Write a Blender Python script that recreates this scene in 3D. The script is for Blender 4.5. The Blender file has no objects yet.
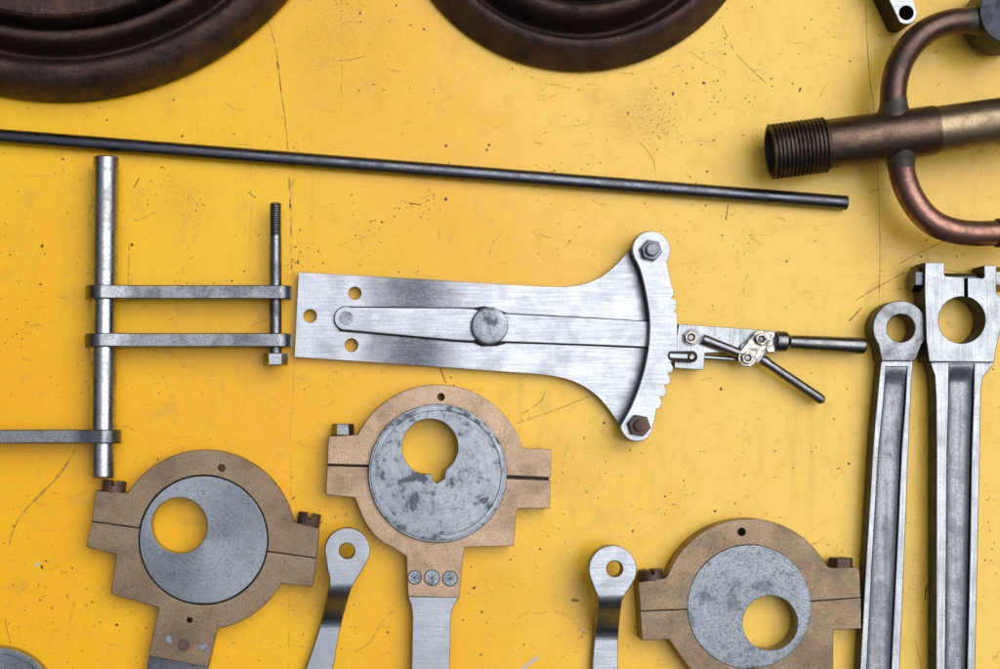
import bpy, bmesh, math, random
from mathutils import Vector, Matrix
R = math.radians
SC = bpy.context.scene
COL = SC.collection

# ------------------------------------------------------------------ camera
D = 1.60                                   # height of the lens above the table
NX, NY = 320.0, 430.0                      # point of the table straight below the lens (photo px, 1 px = 1 mm)
def W0(px, py): return ((px - 500) / 1000, (334.5 - py) / 1000)
cam_d = bpy.data.cameras.new('camera'); cam = bpy.data.objects.new('camera', cam_d); COL.objects.link(cam)
cx, cy = W0(NX, NY)
cam.location = (cx, cy, D)
cam_d.sensor_width = 36; cam_d.lens = 36 * D
cam_d.shift_x = (500 - NX) / 1000; cam_d.shift_y = (NY - 334.5) / 1000
cam_d.clip_start = .05; cam_d.clip_end = 100
SC.camera = cam

# ------------------------------------------------------------------ light
SUN_EL, SUN_AZ = R(60), R(35)              # azimuth measured from +x (right) towards +y (up)
SUN_STR, SUN_ANG = 2.0, R(60)
SKY_STR, EXPO = .088, 0.04
w = bpy.data.worlds.new('World'); SC.world = w; w.use_nodes = True
nt = w.node_tree; N = nt.nodes; L = nt.links
for n in list(N): N.remove(n)
out = N.new('ShaderNodeOutputWorld'); bg = N.new('ShaderNodeBackground')
sky = N.new('ShaderNodeTexSky'); sky.sky_type = 'NISHITA'; sky.sun_disc = False
sky.sun_elevation = SUN_EL; sky.sun_rotation = R(90) - SUN_AZ
sky.air_density = 1.0; sky.dust_density = 3.0; sky.ozone_density = 1.0
tc = N.new('ShaderNodeTexCoord')
sep = N.new('ShaderNodeSeparateXYZ'); L.new(tc.outputs['Generated'], sep.inputs[0])
# cloud cover: greyer than clear sky, and brighter overhead than near the skyline
cl = N.new('ShaderNodeTexNoise'); cl.inputs['Scale'].default_value = 2.3; cl.inputs['Detail'].default_value = 4
L.new(tc.outputs['Generated'], cl.inputs['Vector'])
clr = N.new('ShaderNodeValToRGB'); clr.color_ramp.elements[0].position = .38; clr.color_ramp.elements[1].position = .66
L.new(cl.outputs['Fac'], clr.inputs[0])
cloud = N.new('ShaderNodeMix'); cloud.data_type = 'RGBA'
cloud.inputs[6].default_value = (7.5, 7.9, 8.6, 1); cloud.inputs[7].default_value = (13, 13.2, 13.6, 1)
L.new(clr.outputs[0], cloud.inputs[0])
mx = N.new('ShaderNodeMix'); mx.data_type = 'RGBA'; mx.inputs[0].default_value = .8
L.new(sky.outputs[0], mx.inputs[6]); L.new(cloud.outputs[2], mx.inputs[7])
hr = N.new('ShaderNodeValToRGB'); e = hr.color_ramp.elements
e[0].position = 0.0; e[0].color = (.05, .05, .05, 1); e[1].position = .94; e[1].color = (1, 1, 1, 1)
for p, v in ((.25, .07), (.5, .14), (.72, .45)):
    q = e.new(p); q.color = (v, v, v, 1)
L.new(sep.outputs[2], hr.inputs[0])
mu = N.new('ShaderNodeMix'); mu.data_type = 'RGBA'; mu.blend_type = 'MULTIPLY'; mu.inputs[0].default_value = 1
L.new(mx.outputs[2], mu.inputs[6]); L.new(hr.outputs[0], mu.inputs[7])
# the cloud is thin and bright round the veiled sun, thicker away from it
dt = N.new('ShaderNodeVectorMath'); dt.operation = 'DOT_PRODUCT'; L.new(tc.outputs['Generated'], dt.inputs[0])
dt.inputs[1].default_value = (math.cos(SUN_EL) * math.cos(SUN_AZ), math.cos(SUN_EL) * math.sin(SUN_AZ), math.sin(SUN_EL))
gr = N.new('ShaderNodeMapRange'); gr.interpolation_type = 'SMOOTHSTEP'; L.new(dt.outputs['Value'], gr.inputs[0])
gr.inputs[1].default_value = .68; gr.inputs[2].default_value = .97; gr.inputs[3].default_value = .62; gr.inputs[4].default_value = 1.35
mv = N.new('ShaderNodeVectorMath'); mv.operation = 'SCALE'; L.new(mu.outputs[2], mv.inputs[0]); L.new(gr.outputs[0], mv.inputs[3])
L.new(mv.outputs[0], bg.inputs[0]); bg.inputs[1].default_value = SKY_STR
L.new(bg.outputs[0], out.inputs[0])
sd = bpy.data.lights.new('sun', 'SUN'); sun = bpy.data.objects.new('sun', sd); COL.objects.link(sun)
sd.energy = SUN_STR; sd.angle = SUN_ANG; sd.color = (1, .975, .94)
sdir = Vector((math.cos(SUN_EL) * math.cos(SUN_AZ), math.cos(SUN_EL) * math.sin(SUN_AZ), math.sin(SUN_EL)))
sun.rotation_euler = sdir.to_track_quat('Z', 'Y').to_euler(); sun.location = sdir * 5
vs = SC.view_settings; vs.view_transform = 'Standard'; vs.look = 'None'; vs.exposure = EXPO; vs.gamma = 1; vs.use_curve_mapping = False

# ------------------------------------------------------------------ materials
def node_mat(name):
    m = bpy.data.materials.new(name); m.use_nodes = True
    nt = m.node_tree; b = nt.nodes['Principled BSDF']
    return m, nt, b
class G:
    """small helper for writing shader graphs"""
    def __init__(s, nt, scale=(1, 1, 1)):
        s.nt = nt; s.N = nt.nodes; s.L = nt.links
        t = s.N.new('ShaderNodeTexCoord')
        oi = s.N.new('ShaderNodeObjectInfo')
        a = s.N.new('ShaderNodeVectorMath'); a.operation = 'MULTIPLY_ADD'
        s.L.new(oi.outputs['Random'], a.inputs[0]); a.inputs[1].default_value = (3.7, 5.1, 2.3)
        s.L.new(t.outputs['Object'], a.inputs[2])
        s.co = a.outputs[0]; s.raw = t.outputs['Object']
    def stretch(s, sc, rot=0, co=None):
        m = s.N.new('ShaderNodeMapping'); m.inputs['Scale'].default_value = sc; m.inputs['Rotation'].default_value = (0, 0, rot)
        s.L.new(co or s.co, m.inputs[0]); return m.outputs[0]
    def noise(s, scale, detail=4, rough=.55, co=None, dist=0):
        n = s.N.new('ShaderNodeTexNoise'); n.inputs['Scale'].default_value = scale
        n.inputs['Detail'].default_value = detail; n.inputs['Roughness'].default_value = rough; n.inputs['Distortion'].default_value = dist
        s.L.new(co or s.co, n.inputs['Vector']); return n.outputs['Fac']
    def voro(s, scale, co=None, feat='F1'):
        n = s.N.new('ShaderNodeTexVoronoi'); n.feature = feat; n.inputs['Scale'].default_value = scale
        s.L.new(co or s.co, n.inputs['Vector']); return n.outputs['Distance']
    def ramp(s, f, a, b, va=0, vb=1):
        n = s.N.new('ShaderNodeMapRange'); n.interpolation_type = 'SMOOTHSTEP'
        s.L.new(f, n.inputs[0])
        n.inputs[1].default_value = a; n.inputs[2].default_value = b; n.inputs[3].default_value = va; n.inputs[4].default_value = vb
        return n.outputs[0]
    def math(s, op, a, b):
        n = s.N.new('ShaderNodeMath'); n.operation = op
        for i, v in enumerate((a, b)):
            if isinstance(v, (int, float)): n.inputs[i].default_value = v
            else: s.L.new(v, n.inputs[i])
        return n.outputs[0]
    def mix(s, f, a, b):
        n = s.N.new('ShaderNodeMix'); n.data_type = 'RGBA'
        for i, v in ((0, f), (6, a), (7, b)):
            if isinstance(v, (int, float)): n.inputs[i].default_value = v
            elif isinstance(v, tuple): n.inputs[i].default_value = (*v, 1)
            else: s.L.new(v, n.inputs[i])
        return n.outputs[2]
    def bump(s, h, strength, dist, prev=None):
        n = s.N.new('ShaderNodeBump'); n.inputs['Strength'].default_value = strength; n.inputs['Distance'].default_value = dist
        s.L.new(h, n.inputs['Height'])
        if prev: s.L.new(prev, n.inputs['Normal'])
        return n.outputs[0]
    def xyz(s):
        n = s.N.new('ShaderNodeSeparateXYZ'); s.L.new(s.raw, n.inputs[0]); return n.outputs

def metal(name, base, dark, rough=.38, spot=.45, grain=.25, brush=None, metallic=1.0, blot=45, pits=.25, rvar=.18, bumpd=.00025, light=None, band=None, aniso=0, grit=.5, hue=None, crisp=None, dust=0, turned=False, ring=None, skin=0):
    m, nt, b = node_mat(name); g = G(nt)
    big = g.noise(blot, 5, .62, dist=.4)
    mid = g.noise(260, 4, .6)
    fine = g.noise(900, 3, .6)
    c = g.mix(g.ramp(big, *((.42, .72) if not crisp else crisp), 0, spot), base, dark)
    if crisp: c = g.mix(g.ramp(g.noise(blot * 2.3, 6, .7), .55, .63, 0, spot * .7), c, dark)
    if light: c = g.mix(g.ramp(g.noise(28, 3), .5, .75, 0, .6), c, light)
    c = g.mix(g.ramp(mid, .52, .75, 0, grain), c, dark)
    c = g.mix(g.ramp(fine, .56, .75, 0, grain), c, tuple(x * .5 for x in dark))
    if dust: c = g.mix(g.math('MULTIPLY', g.ramp(g.noise(520, 3, .75), .58, .70, 0, dust), g.ramp(g.noise(26, 4, .7), .45, .7)), c, (.32, .29, .27))
    if hue: c = g.mix(g.ramp(g.noise(70, 4, .7), .4, .65, 0, .55), c, hue)
    c = g.mix(g.ramp(g.noise(620, 2, .8), .50, .68, 0, grit), c, tuple(x * .6 for x in dark))
    vp = g.math('MULTIPLY', g.ramp(g.voro(230), .10, .2, 1, 0), g.ramp(g.noise(90, 2), .5, .62, 0, 1))
    c = g.mix(g.math('MULTIPLY', vp, pits), c, (.02, .018, .016))
    rg = g.ramp(big, .3, .75, rough - rvar * .4, rough + rvar)
    if brush is not None:
        st = g.noise(1, 3, .6, co=g.stretch(brush[0], brush[1]))
        c = g.mix(g.ramp(st, .45, .75, 0, brush[2]), c, dark)
        rg = g.math('ADD', rg, g.ramp(st, .3, .7, -.06, .08))
    if turned:
        X = g.xyz()
        rr = g.math('SQRT', g.math('ADD', g.math('MULTIPLY', X[0], X[0]), g.math('MULTIPLY', X[1], X[1])), 0)
        cb = g.N.new('ShaderNodeCombineXYZ'); g.L.new(rr, cb.inputs[0])
        tn = g.noise(900, 4, .8, co=cb.outputs[0])
        c = g.mix(g.ramp(tn, .42, .62, 0, .42), c, dark)
        rg = g.math('ADD', rg, g.ramp(tn, .3, .7, -.05, .06))
    if ring:  # sector's shadow on the plate, painted into the colour as a dark arc
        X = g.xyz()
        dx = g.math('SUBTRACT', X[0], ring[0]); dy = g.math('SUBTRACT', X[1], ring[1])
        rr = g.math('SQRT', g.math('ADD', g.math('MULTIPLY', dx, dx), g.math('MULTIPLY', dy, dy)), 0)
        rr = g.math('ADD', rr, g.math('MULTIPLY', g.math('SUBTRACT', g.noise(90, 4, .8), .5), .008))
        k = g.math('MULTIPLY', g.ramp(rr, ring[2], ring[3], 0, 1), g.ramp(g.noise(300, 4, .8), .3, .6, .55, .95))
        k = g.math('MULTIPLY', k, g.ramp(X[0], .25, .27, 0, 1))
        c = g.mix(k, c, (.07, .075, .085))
    if band:  # dark reflection across the plate, painted into its base colour
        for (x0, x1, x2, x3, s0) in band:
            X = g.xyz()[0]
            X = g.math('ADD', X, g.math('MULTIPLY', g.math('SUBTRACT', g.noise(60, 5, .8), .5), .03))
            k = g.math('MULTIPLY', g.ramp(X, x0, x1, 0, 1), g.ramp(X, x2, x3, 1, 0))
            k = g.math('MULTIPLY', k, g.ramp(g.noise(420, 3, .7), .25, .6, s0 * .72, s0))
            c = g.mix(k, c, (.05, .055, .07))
    nt.links.new(c, b.inputs['Base Color']); nt.links.new(rg, b.inputs['Roughness'])
    b.inputs['Metallic'].default_value = metallic
    if aniso:
        b.inputs['Anisotropic'].default_value = aniso
        tg = g.N.new('ShaderNodeTangent'); tg.direction_type = 'RADIAL'; tg.axis = 'Z'; nt.links.new(tg.outputs[0], b.inputs['Tangent'])
    bm_ = g.bump(g.noise(120, 4, .6), .25, bumpd)
    if skin: bm_ = g.bump(g.noise(75, 6, .75), .8, skin, bm_)
    bm_ = g.bump(fine, .6, bumpd, bm_)
    nt.links.new(bm_, b.inputs['Normal'])
    return m

M = {}
M['steel'] = metal('bright_steel', (.30, .322, .36), (.14, .152, .175), .28, .12, .12, grit=.3, blot=40, rvar=.10, pits=.35, brush=((25, 620, 60), .15, .11), bumpd=.00018)
M['steel_bar'] = metal('machined_rod_steel', (.285, .305, .335), (.10, .11, .12), .29, .12, .2, grit=.4, pits=.6, blot=40, rvar=.10, brush=((560, 22, 60), .1, .15), bumpd=.0002)
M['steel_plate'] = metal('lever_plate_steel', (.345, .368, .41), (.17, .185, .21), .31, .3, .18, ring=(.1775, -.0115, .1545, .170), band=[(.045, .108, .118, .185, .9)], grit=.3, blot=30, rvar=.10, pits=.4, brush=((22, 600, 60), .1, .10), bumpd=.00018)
M['steel_worn'] = metal('worn_steel', (.24, .255, .28), (.07, .07, .08), .32, .6, .4, bumpd=.0003, grit=.7)
M['steel_shaft'] = metal('ground_shaft_steel', (.52, .54, .58), (.14, .14, .15), .26, .5, .35, blot=28, brush=((60, 420, 60), 0, .4), bumpd=.0002)
M['steel_eye'] = metal('dull_eye_steel', (.23, .245, .265), (.06, .065, .075), .36, .5, .4, grit=.7, blot=60)
M['steel_mottled'] = metal('mottled_steel', (.26, .29, .33), (.055, .063, .078), .33, .8, .25, blot=62, aniso=.3, crisp=(.56, .64), grit=.35, turned=True)
M['sheave'] = metal('turned_steel', (.245, .272, .31), (.05, .058, .07), .30, .15, .3, blot=52, pits=1, aniso=.7, grit=.45, rvar=.08, turned=True)
M['sheave_stained'] = metal('stained_turned_steel', (.215, .238, .272), (.035, .042, .052), .32, .6, .4, blot=42, pits=1, aniso=.5, grit=.75, rvar=.08, crisp=(.55, .70), turned=True)
M['cast'] = metal('rough_forged_steel', (.20, .215, .24), (.06, .06, .065), .27, .25, .25, blot=60, pits=.9, bumpd=.0004, brush=((300, 12, 60), 0, .35), grit=.6)
M['black_steel'] = metal('blackened_steel', (.13, .14, .17), (.04, .04, .05), .28, .5, .3)
M['gun'] = metal('dark_handle_steel', (.22, .22, .245), (.05, .045, .045), .22, .6, .3)
M['nickel'] = metal('nickel', (.38, .36, .33), (.07, .06, .052), .25, .7, .6, blot=170, grit=.7, crisp=(.50, .60))
M['bronze'] = metal('cast_bronze', (.25, .178, .120), (.11, .078, .054), .40, .25, .3, metallic=.9, blot=26, bumpd=.0006, pits=.6, grit=.5, hue=(.205, .168, .112))
M['bronze_light'] = metal('pale_cast_bronze', (.40, .285, .20), (.18, .125, .085), .40, .25, .3, metallic=.9, blot=26, bumpd=.0006, pits=.5, grit=.5, hue=(.35, .27, .18))
M['rust'] = metal('rusty_iron', (.14, .08, .062), (.045, .03, .027), .52, .7, .6, metallic=.6, bumpd=.0007, hue=(.12, .11, .11))
M['wheel'] = metal('dark_oxidised_iron', (.085, .045, .036), (.017, .013, .013), .42, .9, .6, metallic=.65, blot=34, light=(.16, .075, .055), bumpd=.0012, pits=.6, hue=(.05, .042, .042), dust=.95, skin=.0022)
M['copper'] = metal('dull_copper', (.31, .165, .13), (.085, .052, .045), .34, .7, .4, metallic=.9, blot=40, bumpd=.0002)
M['copper_dark'] = metal('dark_copper', (.135, .078, .067), (.05, .037, .034), .36, .8, .4, metallic=.85, blot=38, bumpd=.0003, hue=(.085, .068, .055), skin=.0004)
M['gunmetal'] = metal('brown_gunmetal', (.16, .105, .075), (.045, .034, .028), .33, .85, .45, metallic=.9, blot=40, bumpd=.0003, hue=(.10, .072, .052), skin=.0004)
M['brass_old'] = metal('aged_brass', (.31, .24, .15), (.12, .09, .06), .34, .65, .35, metallic=.9, blot=34, bumpd=.0002)
M['thread'] = metal('dirty_thread', (.085, .062, .048), (.028, .022, .019), .42, .8, .6, metallic=.8, blot=60, skin=.0006)
M['verdigris'] = metal('solder_collar', (.10, .08, .068), (.05, .045, .04), .5, .6, .5, metallic=.7, hue=(.085, .10, .085))
M['void'] = metal('oily_iron_and_gap_shade', (.03, .026, .024), (.012, .01, .01), .6, .5, .3, metallic=.2)  # oily dark iron; also darkens gaps that hold only shade
M['scale'] = metal('black_forging_scale', (.085, .08, .08), (.03, .028, .028), .5, .6, .5, metallic=.6)

def mat_table():
    m, nt, b = node_mat('chipped_yellow_paint'); g = G(nt)
    g.co = g.raw
    c = g.mix(g.ramp(g.noise(3.2, 4, .5), .35, .7), (.92, .455, .001), (.94, .545, .002))
    # sky sheen painted in as paler yellow over middle and right, ragged edge
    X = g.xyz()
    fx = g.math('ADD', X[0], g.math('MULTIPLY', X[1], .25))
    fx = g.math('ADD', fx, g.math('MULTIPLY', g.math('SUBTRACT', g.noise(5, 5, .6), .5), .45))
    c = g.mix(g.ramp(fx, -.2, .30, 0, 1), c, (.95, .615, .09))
    c = g.mix(g.ramp(g.noise(14, 5, .65, dist=.5), .55, .8, 0, .5), c, (.72, .36, .02))
    c = g.mix(g.ramp(g.noise(60, 5, .7), .52, .72, 0, .35), c, (.70, .38, .03))
    c = g.mix(g.ramp(g.noise(330, 4, .75), .54, .70, 0, .38), c, (.52, .28, .03))
    # oily handling marks where parts have been laid down before
    for (px, py, rr_, am) in ((592, 615, 42, .8), (300, 600, 55, .55), (908, 590, 60, .5), (640, 115, 60, .55), (40, 40, 90, .4), (330, 30, 90, .45), (555, 470, 60, .4), (180, 205, 40, .4), (500, 590, 50, .35), (905, 250, 60, .4)):
        x0, y0 = W0(px, py)
        dx = g.math('SUBTRACT', X[0], x0); dy = g.math('SUBTRACT', X[1], y0)
        dd = g.math('SQRT', g.math('ADD', g.math('MULTIPLY', dx, dx), g.math('MULTIPLY', dy, dy)), 0)
        dd = g.math('ADD', dd, g.math('MULTIPLY', g.math('SUBTRACT', g.noise(30, 4, .7), .5), rr_ / 500))
        k = g.math('MULTIPLY', g.ramp(dd, rr_ / 1000, 0, 0, am), g.ramp(g.noise(430, 4, .8), .44, .62, .12, 1))
        c = g.mix(k, c, (.42, .21, .04))
    # wiped streaks of old oil running down the board
    st = g.noise(1, 4, .7, co=g.stretch((70, 5, 1)))
    c = g.mix(g.math('MULTIPLY', g.ramp(st, .52, .72), g.ramp(g.noise(4, 3), .48, .64, 0, .34)), c, (.60, .33, .05))
    # rubbed grime clouds of fine specks
    cloudy = g.ramp(g.noise(22, 4, .65), .46, .66)
    speck = g.ramp(g.noise(520, 3, .75), .60, .70)
    c = g.mix(g.math('MULTIPLY', g.math('MULTIPLY', cloudy, speck), .8), c, (.20, .11, .03))
    c = g.mix(g.math('MULTIPLY', g.ramp(g.noise(34, 5, .7, dist=.6), .55, .75), .35), c, (.50, .29, .06))
    sp2 = g.math('MULTIPLY', g.ramp(g.voro(150), .05, .14, 1, 0), g.ramp(g.noise(40, 2), .50, .60))
    c = g.mix(g.math('MULTIPLY', sp2, .6), c, (.12, .06, .02))
    # hairline rubs, several directions
    for i, (a, sx, sy) in enumerate(((.2, 5, 240), (1.5, 4, 300), (-.7, 6, 260))):
        st = g.noise(1, 2, .7, co=g.stretch((sx, sy, 1), a))
        k = g.math('MULTIPLY', g.ramp(st, .66, .74), g.ramp(g.noise(17 + 5 * i, 3), .5, .66, 0, .35))
        c = g.mix(k, c, (.45, .24, .05))
    nt.links.new(c, b.inputs['Base Color'])
    r = g.math('ADD', g.ramp(g.noise(9, 5, .6), .3, .7, .20, .32), g.math('MULTIPLY', cloudy, .08))
    nt.links.new(r, b.inputs['Roughness'])
    b.inputs['Specular IOR Level'].default_value = .32
    bp = g.bump(g.noise(7, 3, .5), .35, .004)
    bp = g.bump(g.noise(180, 4, .65), .22, .0005, bp)
    nt.links.new(bp, b.inputs['Normal'])
    return m
def mat_flat(name, col, rough=.7):
    m, nt, b = node_mat(name); g = G(nt)
    c = g.mix(g.noise(300, 3), tuple(x * .6 for x in col), col)
    nt.links.new(c, b.inputs['Base Color']); b.inputs['Roughness'].default_value = rough
    return m

# ------------------------------------------------------------------ geometry helpers
def Q(px, py, z=0):
    """real position of a point seen at (px,py) of the photograph that stands z above the table"""
    x, y = W0(px, py); k = (D - z) / D
    return (cx + (x - cx) * k, cy + (y - cy) * k)
def S(r, z=0): return r / 1000 * (D - z) / D
def V(px, py, z): return Vector((*Q(px, py, z), z))
def arc(x, y, r, a0, a1, n=24):
    """photo-space arc, degrees, clockwise on screen when a1>a0 (y down)"""
    return [(x + r * math.cos(R(a0 + (a1 - a0) * i / n)), y + r * math.sin(R(a0 + (a1 - a0) * i / n))) for i in range(n + 1)]
def circ(x, y, r, n=64): return arc(x, y, r, 0, 360 * (n - 1) / n, n - 1)
def ang(c, p): return math.degrees(math.atan2(p[1] - c[1], p[0] - c[0]))
def arc_pts(c, p, q, cw=True, n=24):
    a0, a1 = ang(c, p), ang(c, q); r0, r1 = math.dist(c, p), math.dist(c, q)
    if cw:
        while a1 < a0: a1 += 360
    else:
        while a1 > a0: a1 -= 360
    o = []
    for i in range(n + 1):
        t = i / n; a = R(a0 + (a1 - a0) * t); r = r0 + (r1 - r0) * t
        o.append((c[0] + r * math.cos(a), c[1] + r * math.sin(a)))
    return o
def smooth(P, n=8):
    o = []
    for i in range(len(P) - 1):
        p0 = P[max(i - 1, 0)]; p1 = P[i]; p2 = P[i + 1]; p3 = P[min(i + 2, len(P) - 1)]
        for k in range(n):
            t = k / n
            o.append(tuple(.5 * ((2 * b) + (-a + c) * t + (2 * a - 5 * b + 4 * c - d) * t * t + (-a + 3 * b - 3 * c + d) * t ** 3) for a, b, c, d in zip(p0, p1, p2, p3)))
    o.append(tuple(P[-1])); return o
def mesh_slab(outs, t, bev, res=2):
    """flat plate with holes, centred on z=0, thickness t, rounded arrises; outs in metres"""
    c = bpy.data.curves.new('tmp', 'CURVE'); c.dimensions = '2D'; c.fill_mode = 'BOTH'
    for P in outs:
        s = c.splines.new('POLY'); s.points.add(len(P) - 1); s.use_cyclic_u = True
        for p, (x, y) in zip(s.points, P): p.co = (x, y, 0, 1)
    bev = min(bev, t * .45)
    c.extrude = t / 2 - bev; c.bevel_depth = bev; c.bevel_resolution = res; c.offset = -bev
    o = bpy.data.objects.new('tmp', c); COL.objects.link(o)
    me = bpy.data.meshes.new_from_object(o.evaluated_get(bpy.context.evaluated_depsgraph_get()))
    bpy.data.objects.remove(o); bpy.data.curves.remove(c)
    me.materials.clear()
    b = bmesh.new(); b.from_mesh(me); bmesh.ops.remove_doubles(b, verts=b.verts, dist=1e-6)
    bmesh.ops.recalc_face_normals(b, faces=b.faces)
    b.to_mesh(me); b.free()
    return me
def slab_bm(outs, z0, z1, bev=.0006, pz=None, res=2):
    """outlines in photo pixels as seen at height pz (the top by default)"""
    z = z1 if pz is None else pz
    me = mesh_slab([[Q(x, y, z) for x, y in P] for P in outs], z1 - z0, bev, res)
    me.transform(Matrix.Translation((0, 0, (z0 + z1) / 2)))
    b = bmesh.new(); b.from_mesh(me); bpy.data.meshes.remove(me); return b
def merge(a, b):
    me = bpy.data.meshes.new('tmp'); b.to_mesh(me); b.free(); a.from_mesh(me); bpy.data.meshes.remove(me); return a
def lathe_bm(prof, p0, p1, n=48, cap=True):
    """profile [(distance along, radius)] revolved about the line p0->p1"""
    ax = (p1 - p0).normalized(); u = ax.orthogonal().normalized(); v = ax.cross(u)
    b = bmesh.new(); rings = []
    for t, r in prof:
        c = p0 + ax * t
        if r < 1e-7: rings.append([b.verts.new(c)])
        else: rings.append([b.verts.new(c + (u * math.cos(2 * math.pi * i / n) + v * math.sin(2 * math.pi * i / n)) * r) for i in range(n)])
    for A, B in zip(rings, rings[1:]):
        for i in range(n):
            j = (i + 1) % n
            if len(A) == 1 and len(B) == 1: continue
            if len(A) == 1: b.faces.new((A[0], B[i], B[j]))
            elif len(B) == 1: b.faces.new((A[j], A[i], B[0]))
            else: b.faces.new((A[i], B[i], B[j], A[j]))
    if cap:
        for r in (rings[0], rings[-1]):
            if len(r) > 1: b.faces.new(r)
    bmesh.ops.recalc_face_normals(b, faces=b.faces)
    return b
def cyl_bm(p0, p1, r, r1=None, ch=.0008, n=40):
    l = (p1 - p0).length; r1 = r if r1 is None else r1
    return lathe_bm([(0, r - ch), (ch * .3, r - ch * .3), (ch, r), (l - ch, r1), (l - ch * .3, r1 - ch * .3), (l, r1 - ch)], p0, p1, n)
def sweep_bm(P, rad, n=32, cap=True):
    b = bmesh.new(); rings = []; up = Vector((0, 0, 1))
    for i, p in enumerate(P):
        t = (P[min(i + 1, len(P) - 1)] - P[max(i - 1, 0)]).normalized()
        s = t.cross(up).normalized(); u = s.cross(t)
        r = rad[i] if isinstance(rad, list) else rad
        rings.append([b.verts.new(p + (s * math.cos(2 * math.pi * k / n) + u * math.sin(2 * math.pi * k / n)) * r) for k in range(n)])
    for A, B in zip(rings, rings[1:]):
        for i in range(n):
            j = (i + 1) % n; b.faces.new((A[i], B[i], B[j], A[j]))
    if cap:
        b.faces.new(rings[0]); b.faces.new(rings[-1])
    bmesh.ops.recalc_face_normals(b, faces=b.faces); return b
def hexpts(x, y, r, a=0): return [(x + r * math.cos(R(a + 60 * i)), y + r * math.sin(R(a + 60 * i))) for i in range(6)]
def wob(bm_, amp, sc, seed=0, flat=False):
    """hand-worn unevenness"""
    from mathutils import noise as nz
    for v in bm_.verts:
        d = nz.noise_vector(v.co * sc + Vector((seed, seed * 2, 0))) * amp
        if flat: d.z = 0
        v.co += d
    return bm_
def prism_dir(outl, p, axis, up, length, bev):
    """2D outline (metres) extruded along axis, its x towards axis x up, its y towards up"""
    me = mesh_slab([outl], length, bev)
    ax = axis.normalized(); y = (up - ax * up.dot(ax)).normalized(); x = y.cross(ax)
    mt = Matrix((x, y, ax)).transposed().to_4x4(); mt.translation = p + ax * length / 2
    me.transform(mt); b = bmesh.new(); b.from_mesh(me); bpy.data.meshes.remove(me); return b

def thing(name, label, cat, loc, group=None):
    o = bpy.data.objects.new(name, None); COL.objects.link(o); o.empty_display_size = .02
    o.location = loc; o['label'] = label; o['category'] = cat
    if group: o['group'] = group
    return o
def root_loc(o):
    l = Vector(o.location)
    while o.parent: o = o.parent; l += Vector(o.location)
    return l
def obj(name, bm_, mat, parent=None, angle=32, label=None, flat=False, side=None):
    if side:
        mat = [mat, side]
        for f in bm_.faces:
            f.normal_update()
            if abs(f.normal.z) < .55: f.material_index = 1
    me = bpy.data.meshes.new(name); bm_.to_mesh(me); bm_.free()
    base = root_loc(parent) if parent else Vector()
    me.transform(Matrix.Translation(-base))
    if not flat:
        me.shade_smooth(); me.set_sharp_from_angle(angle=R(angle))
    for m in (mat if isinstance(mat, list) else [mat]): me.materials.append(m)
    o = bpy.data.objects.new(name, me); COL.objects.link(o)
    if not flat:
        wn = o.modifiers.new('weighted', 'WEIGHTED_NORMAL'); wn.weight = 100; wn.keep_sharp = True
    if parent: o.parent = parent
    if label: o['label'] = label
    return o
def single(name, bm_, mat, label, cat, loc, group=None, **k):
    """a thing that is one mesh, origin at its base"""
    me = bpy.data.meshes.new(name); bm_.to_mesh(me); bm_.free()
    me.transform(Matrix.Translation(-Vector(loc))); me.shade_smooth(); me.set_sharp_from_angle(angle=R(32))
    me.materials.append(mat)
    o = bpy.data.objects.new(name, me); COL.objects.link(o); o.location = loc
    o['label'] = label; o['category'] = cat
    if group: o['group'] = group
    return o

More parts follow.
